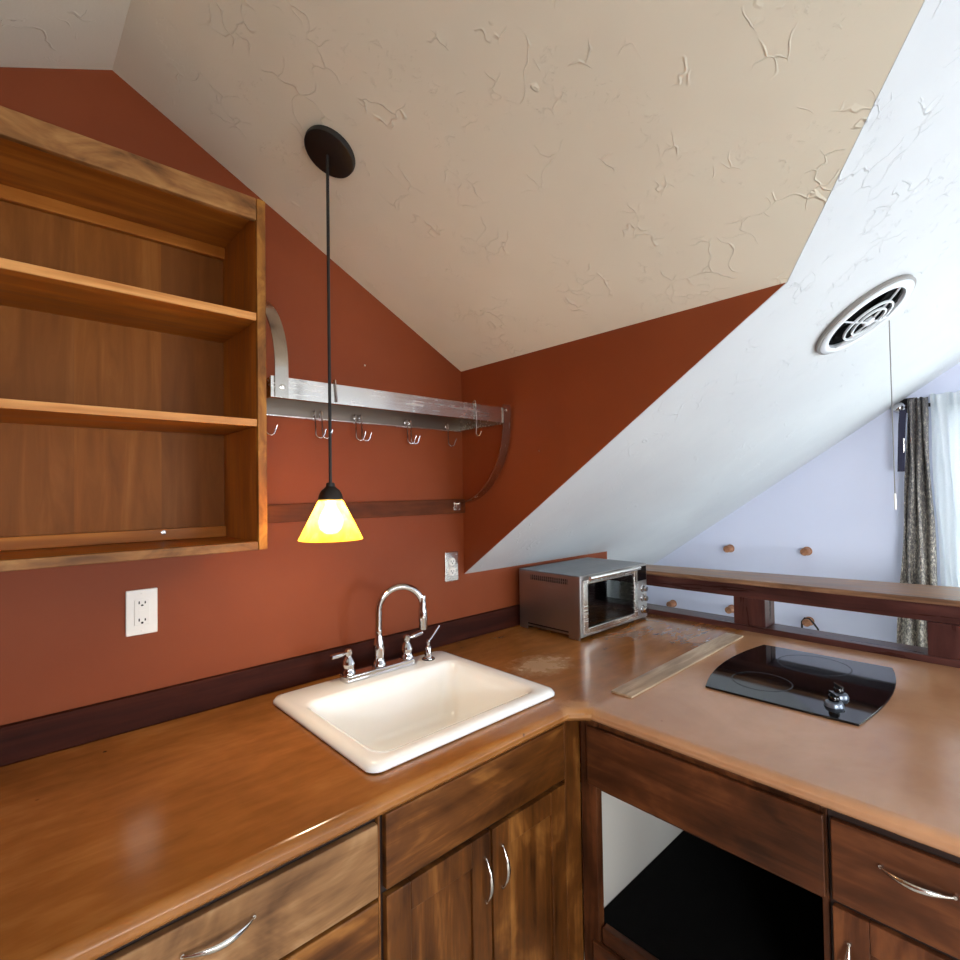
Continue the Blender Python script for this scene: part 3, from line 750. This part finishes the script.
# ------------------------------------------------------------------ pendant lamp
LXY = (-.807, -.392)
cn = Vector((-K, 0, -1)).normalized()
cc = Vector((-.797, -.394, ZC - K*-.797))
t = thing('pendant_lamp', 'black cord pendant lamp with glowing amber cone glass shade above the counter', 'pendant lamp', (LXY[0], LXY[1], 1.40))
b = bmesh.new(); lathe(b, [(.070,.0006),(.071,.006),(.069,.016),(.062,.019),(.0,.020)], cc, cn, 48); obj('canopy', b, M['black_metal'], t)
b = bmesh.new(); tube(b, [(LXY[0],LXY[1],ZC-K*LXY[0]-.021), (LXY[0],LXY[1],2.0), (LXY[0],LXY[1],1.548)], .0042, 10); obj('cord', b, M['black_metal'], t)
b = bmesh.new(); lathe(b, [(.0,1.560),(.0095,1.560),(.0115,1.556),(.0115,1.550),(.015,1.547),(.025,1.538),(.0305,1.526),(.0325,1.516),(.030,1.513),(.0,1.513)], (LXY[0],LXY[1],0), seg=32); obj('socket_cap', b, M['black_metal'], t)
b = bmesh.new(); lathe(b, [(.032,1.5125),(.0815,1.414),(.0835,1.410),(.082,1.4095),(.0795,1.414),(.030,1.5125)], (LXY[0],LXY[1],0), seg=48, close=False); obj('lamp_shade', b, M['shade'], t, smooth=60)
b = bmesh.new(); lathe(b, [(.0,1.424),(.015,1.427),(.026,1.437),(.031,1.452),(.029,1.466),(.021,1.484),(.013,1.497),(.012,1.512)], (LXY[0],LXY[1],0), seg=24); obj('bulb', b, M['bulb'], t)

# ------------------------------------------------------------------ outlets
def slots(r, x, y, zc):
    obj('slot', bx(x-.0085, x-.0055, y-.0008, y, zc-.002, zc+.0055), M['slot'], r)
    obj('slot', bx(x+.0055, x+.0085, y-.0008, y, zc-.002, zc+.0045), M['slot'], r)
    b = bmesh.new(); lathe(b, [(.0030,0),(.0030,.0008)], (x, y, zc-.0065), (0,-1,0), 12); obj('ground_hole', b, M['slot'], r)
def outlet_gfci():
    t = thing('wall_outlet', 'white double socket outlet on the red wall under the shelf unit', 'outlet', (-1.166,0,1.218))
    x0, x1, z0, z1 = -1.203, -1.129, 1.157, 1.279
    b = bmesh.new(); box(b, x0, x1, -.006, -.0005, z0, z1); obj('cover_plate', b, M['plastic_white'], t, bevel=.003)
    b = bmesh.new(); box(b, -1.184,-1.148,-.0085,-.0062,1.184,1.252); r = obj('receptacle', b, M['plastic_white'], t, bevel=.001)
    b = bmesh.new(); box(b, -1.174,-1.158,-.0097,-.0086,1.2125,1.2235); box(b, -1.174,-1.158,-.0097,-.0086,1.2005+.0245,1.2345); obj('test_button', b, M['plastic_white'], r)
    b = bmesh.new()
    for zc in (1.2425, 1.196):
        slots(r, -1.166, -.0084, zc)
    for zz in (1.1675, 1.2685):
        b = bmesh.new(); lathe(b, [(.0028,0),(.0024,.0012),(0,.0012)], (-1.166,-.0061,zz), (0,-1,0), 12); obj('screw', b, M['plastic_white'], t)
def outlet_duplex():
    t = thing('wall_outlet', 'polished metal plate with two round white sockets at the corner above the sink', 'outlet', (-.072,0,1.221))
    x0, x1, z0, z1 = -.108, -.037, 1.160, 1.282
    b = bmesh.new(); box(b, x0, x1, -.007, -.0005, z0, z1); obj('cover_plate', b, M['steel'], t, bevel=.003)
    for zc in (1.2415, 1.2015):
        b = bmesh.new(); lathe(b, [(.0170,0),(.0170,.0022),(.016,.003),(0,.003)], (-.0725,-.0072,zc), (0,-1,0), 24); r = obj('receptacle', b, M['plastic_white'], t)
        slots(r, -.0725, -.0100, zc)
    b = bmesh.new(); lathe(b, [(.0028,0),(.0024,.0012),(0,.0012)], (-.0725,-.0071,1.2215), (0,-1,0), 12); obj('screw', b, M['steel_bright'], t)
outlet_gfci(); outlet_duplex()
# a small nail left in each red wall
b = bmesh.new(); lathe(b, [(.0012,0),(.0012,.010),(.0035,.0105),(.0035,.012),(0,.012)], (-.475,-.0005,1.996), (0,-1,0), 10)
tag(obj('wall_nail', b, M['steel_bright'], origin=(-.475,0,1.996)), 'tiny bare nail in the red wall above the pot rack', 'nail')
b = bmesh.new(); lathe(b, [(.0012,0),(.0012,.008),(.0035,.0085),(.0035,.010),(0,.010)], (-.0005,-.438,1.675), (-1,0,0), 10)
tag(obj('wall_nail', b, M['steel_bright'], origin=(0,-.438,1.675)), 'tiny bare nail in the red triangular wall right of the rack bracket', 'nail')

# ------------------------------------------------------------------ ceiling fan vent
nf = Vector((0,-S,-1)).normalized()
fy = -1.300; fc = Vector((.585, fy, Z0 - S*fy))
t = thing('exhaust_fan', 'round white exhaust fan with ring grille on the sloped white ceiling', 'exhaust fan', tuple(fc))
b = bmesh.new(); lathe(b, [(.155,.0006),(.157,.003),(.157,.012),(.153,.0145),(.149,.0145),(.149,.0006)], fc, nf, 64, close=False); obj('outer_rim', b, M['fan_rim'], t)
b = bmesh.new(); lathe(b, [(.1488,.008),(.1488,.0165),(.142,.020),(.130,.021),(.122,.018),(.120,.008),(.124,.006)], fc, nf, 64, close=False); obj('white_ring', b, M['fan_white'], t)
b = bmesh.new(); lathe(b, [(.121,.0006),(.121,.002),(.0,.002)], fc, nf, 48); obj('dark_duct', b, M['duct'], t)  # flat disc standing for the shade inside the duct
u, w, d = frame_of(nf)
gc = lambda r, a, h: fc + (u*math.cos(a) + w*math.sin(a))*r + d*h
for r, h in ((.077,.025), (.053,.028)):
    b = bmesh.new(); lathe(b, [(r-.003,h-.003),(r+.003,h-.003),(r+.003,h+.003),(r-.003,h+.003),(r-.003,h-.003)], fc, nf, 48, close=False); obj('grille_ring', b, M['fan_white'], t)
b = bmesh.new(); lathe(b, [(.018,.024),(.018,.032),(.012,.035),(0,.035)], fc, nf, 28); obj('hub', b, M['fan_white'], t)
for k in range(4):
    a = k*math.pi/2 + .35
    b = bmesh.new(); tube(b, [gc(.016,a,.030), gc(.077,a,.025), gc(.122,a,.017)], .003, 8); obj('grille_spoke', b, M['fan_white'], t)
b = bmesh.new()
for k in range(5):
    a = k*2*math.pi/5
    ribbon(b, [gc(.02,a,.008), gc(.06,a+.1,.009), gc(.100,a+.15,.009)], u*math.cos(a+1.3)+w*math.sin(a+1.3)+d*.2, .045, .0015)
obj('fan_blades', b, M['duct'], t)
ca = gc(.105, math.atan2((Vector((.757,-1.352,0))-fc).dot(w), (Vector((.757,-1.352,0))-fc).dot(u)), .028)
ca = Vector((.742,-1.345, Z0+S*1.345-.036))
b = bmesh.new(); tube(b, [ca + Vector((0,0,.012)), ca, (ca.x,ca.y,1.75), (ca.x,ca.y,1.50)], .0016, 6); pc = obj('pull_chain', b, M['cord'], t)
b = bmesh.new(); lathe(b, [(.0,0),(.003,.001),(.0035,.05),(.002,.055),(.0,.055)], (ca.x,ca.y,1.447), seg=10); obj('chain_end', b, M['plastic_white'], pc)

# ------------------------------------------------------------------ pegs on the lavender wall
def peg(label, loc, g):
    t = thing('wall_peg', label, 'peg', loc, g)
    b = bmesh.new(); lathe(b, [(.021,.0005),(.022,.02),(.023,.062),(.020,.067),(0,.067)], loc, (-1,0,.0), 20); obj('dowel', b, M['peg'], t)
    b = bmesh.new(); lathe(b, [(.027,.0004),(.027,.003),(.0225,.004)], loc, (-1,0,0), 20); obj('collar', b, M['peg'], t)
    return t
G = 'wooden pegs on the lavender wall'
pg = peg('round wooden peg above the ledge nearer the sloped ceiling on the lavender wall', (XF,-.245,1.12), G)
dup(pg, (XF,-.70,1.135), 'round wooden peg above the ledge nearer the curtain on the lavender wall', G)
dup(pg, (XF,.17,.69), 'wooden peg seen through the divider opening beside the toaster oven', G)
dup(pg, (XF,-.245,.715), 'wooden peg seen in the right end of the opening beside the toaster oven', G)
# lower peg with dark strap loop
p3 = dup(pg, (XF,-.70,.71), 'wooden peg with dark strap seen through the opening behind the cooktop', G)
b = bmesh.new(); tube(b, [Vector((-.045,.03,-.10)),Vector((-.045,.028,0)),Vector((-.045,.012,.024)),Vector((-.045,-.012,.024)),Vector((-.045,-.030,.005)),Vector((-.045,-.055,-.03)),Vector((-.045,-.07,-.10))], .006, 8)
st = obj('hanging_strap', b, M['plastic_black'], origin=(0,0,0)); st.location = (XF,-.70,.71)
tag(st, 'dark strap looped over the low wooden peg behind the cooktop opening', 'strap')

# ------------------------------------------------------------------ curtains
def pleats(y0t, y1t, y0b, y1b, zt, zb, x, amp, n, head=None, seed=1, thick=.0015):
    rnd = random.Random(seed); b = bmesh.new(); NX, NZ = n*10, 18
    ph = [rnd.uniform(-.5, .5) for _ in range(n+2)]
    g = []
    for j in range(NZ+1):
        v = j/NZ; z = zt + (zb-zt)*v; row = []
        e = v**1.3
        for i in range(NX+1):
            s = i/NX; y = (y0t + (y1t-y0t)*s)*(1-e) + (y0b + (y1b-y0b)*s)*e
            k = s*n; w = math.sin(2*math.pi*k + ph[int(k)]*(1-abs(2*(k % 1)-1))*1.5)
            a = amp*(.75 + .5*v)*(1 + .3*ph[int(k)])
            if head and z > zt - head: a *= 1.0
            row.append(b.verts.new((x + a*w + .006*math.sin(5*z+3*s*n), y + .004*math.sin(9*z + 4*k), z + (.006*math.sin(2*math.pi*k) if j == 0 else 0))))
        g.append(row)
    for j in range(NZ):
        for i in range(NX): b.faces.new((g[j][i], g[j][i+1], g[j+1][i+1], g[j+1][i]))
    return b
CX = XF - .085
t = thing('window_drape', 'grey patterned drape gathered at the end of the rod beside the sheer curtain', 'curtain', (CX,-1.24,.35))
b = pleats(-1.208,-1.288,-1.10,-1.322, 1.985, .30, CX-.004, .026, 3, seed=3)
o = obj('drape_cloth', b, M['drape'], t, smooth=80); m_ = o.modifiers.new('cloth', 'SOLIDIFY'); m_.thickness = .003
t = thing('sheer_curtain', 'bright white sheer curtain with gathered header hanging over the far window', 'curtain', (CX+.02,-2.0,.35))
b = pleats(-1.298,-2.75,-1.338,-2.75, 1.995, .30, CX+.006, .018, 26, seed=5)
o = obj('sheer_cloth', b, M['sheer'], t, smooth=80)
b = pleats(-1.297,-2.75,-1.299,-2.75, 1.996, 1.905, CX+.0035, .0185, 26, seed=5)
o = obj('header_band', b, M['sheer'], t, smooth=80)
t = thing('curtain_rod', 'dark curtain rod with round chrome finial ball at the window corner', 'curtain rod', (CX+.045,-1.2,1.948))
b = bmesh.new(); tube(b, [(CX+.045,-1.17,1.948),(CX+.045,-2.80,1.948)], .010, 12); obj('rod', b, M['black_metal'], t)
b = bmesh.new(); lathe(b, [(0,-.006),(.012,-.004),(.024,.006),(.030,.022),(.028,.036),(.018,.049),(0,.054)], (CX+.045,-1.192,1.948), (0,1,0), 24); obj('finial_ball', b, M['chrome'], t)
b = bmesh.new(); box(b, CX+.050, XF-.0005, -1.215,-1.197,1.935,1.965); box(b, XF-.006, XF-.0005, -1.23,-1.16,1.92,2.0); obj('rod_bracket', b, M['black_metal'], t, bevel=.002)
t = thing('tie_back', 'dark navy tie-back strap with thin metal clip hanging below the finial ball', 'tie-back', (CX-.03,-1.185,1.68))
b = bmesh.new(); ribbon(b, [(CX-.040,-1.196,1.925),(CX-.046,-1.190,1.85),(CX-.046,-1.186,1.75),(CX-.046,-1.180,1.60)], (0,1,0), .030, .006); obj('strap', b, M['navy'], t)
b = bmesh.new(); tube(b, [(CX-.053,-1.197,1.775),(CX-.053,-1.195,1.70)], .003, 8); obj('clip', b, M['steel_bright'], t)

# ------------------------------------------------------------------ light
def area(name, loc, rot, sx, sy, power, col):
    l = bpy.data.lights.new(name, 'AREA'); l.shape = 'RECTANGLE'; l.size = sx; l.size_y = sy; l.energy = power; l.color = col
    o = bpy.data.objects.new(name, l); C.objects.link(o); o.location = loc; o.rotation_euler = rot; return o
R = math.radians
TILT = R(48)     # sky light comes down through the panes onto the floor
area('window_daylight', ((SW[1][0]+SW[1][1])/2, YS-.20, (SW[1][2]+SW[1][3])/2+.15), (TILT, 0, 0), 1.6, 1.3, 120, (.84, .91, 1))
area('window_daylight', ((SW[0][0]+SW[0][1])/2, YS-.20, (SW[0][2]+SW[0][3])/2+.15), (TILT, 0, 0), 1.1, .95, 22, (1, .96, .90))
area('window_daylight', (XL-.18, (WW[0]+WW[1])/2, (WW[2]+WW[3])/2+.1), (TILT, 0, R(-90)), 1.5, 1.1, 190, (.93, .97, 1))  # light of the added left window, there for the cream ceiling
area('window_daylight', (XF+.16, (WIN[0]+WIN[1])/2, (WIN[2]+WIN[3])/2), (R(80), 0, R(90)), 1.15, 1.25, 72, (.96, 1, .97))
w = bpy.data.worlds.new('sky'); sc.world = w; w.use_nodes = True
nt = w.node_tree; nt.nodes.clear()
bg = nt.nodes.new('ShaderNodeBackground'); wo = nt.nodes.new('ShaderNodeOutputWorld')
bg.inputs[0].default_value = (.72, .84, 1, 1); bg.inputs[1].default_value = 1.6
nt.links.new(bg.outputs[0], wo.inputs[0])

# ------------------------------------------------------------------ camera
F_PX, YAW, PIT, ROL = 519.87, .8211156, .0222388, -.0159584
cam = bpy.data.cameras.new('camera'); co = bpy.data.objects.new('camera', cam); C.objects.link(co)
cam.sensor_width = 36; cam.lens = 36*F_PX/960; cam.clip_start = .02
fwd0 = Vector((math.cos(YAW), math.sin(YAW), 0)); right0 = Vector((math.sin(YAW), -math.cos(YAW), 0)); up0 = Vector((0,0,1))
c_, s_ = math.cos(PIT), math.sin(PIT)
fw = fwd0*c_ + up0*s_; upv = up0*c_ - fwd0*s_
cr, sr = math.cos(ROL), math.sin(ROL)
rt = right0*cr + upv*sr; up = upv*cr - right0*sr
m = Matrix((rt, up, -fw)).transposed().to_4x4(); m.translation = (-1.457, -1.673, 1.53)
co.matrix_world = m
sc.camera = co
sc.view_settings.view_transform = 'Standard'; sc.view_settings.look = 'None'; sc.view_settings.gamma = 1; sc.view_settings.exposure = .22
sc.view_settings.use_curve_mapping = False
sc.cycles.use_denoising = True
sc.cycles.max_bounces = 10; sc.cycles.diffuse_bounces = 6; sc.cycles.transparent_max_bounces = 12
sc.cycles.sample_clamp_indirect = 6
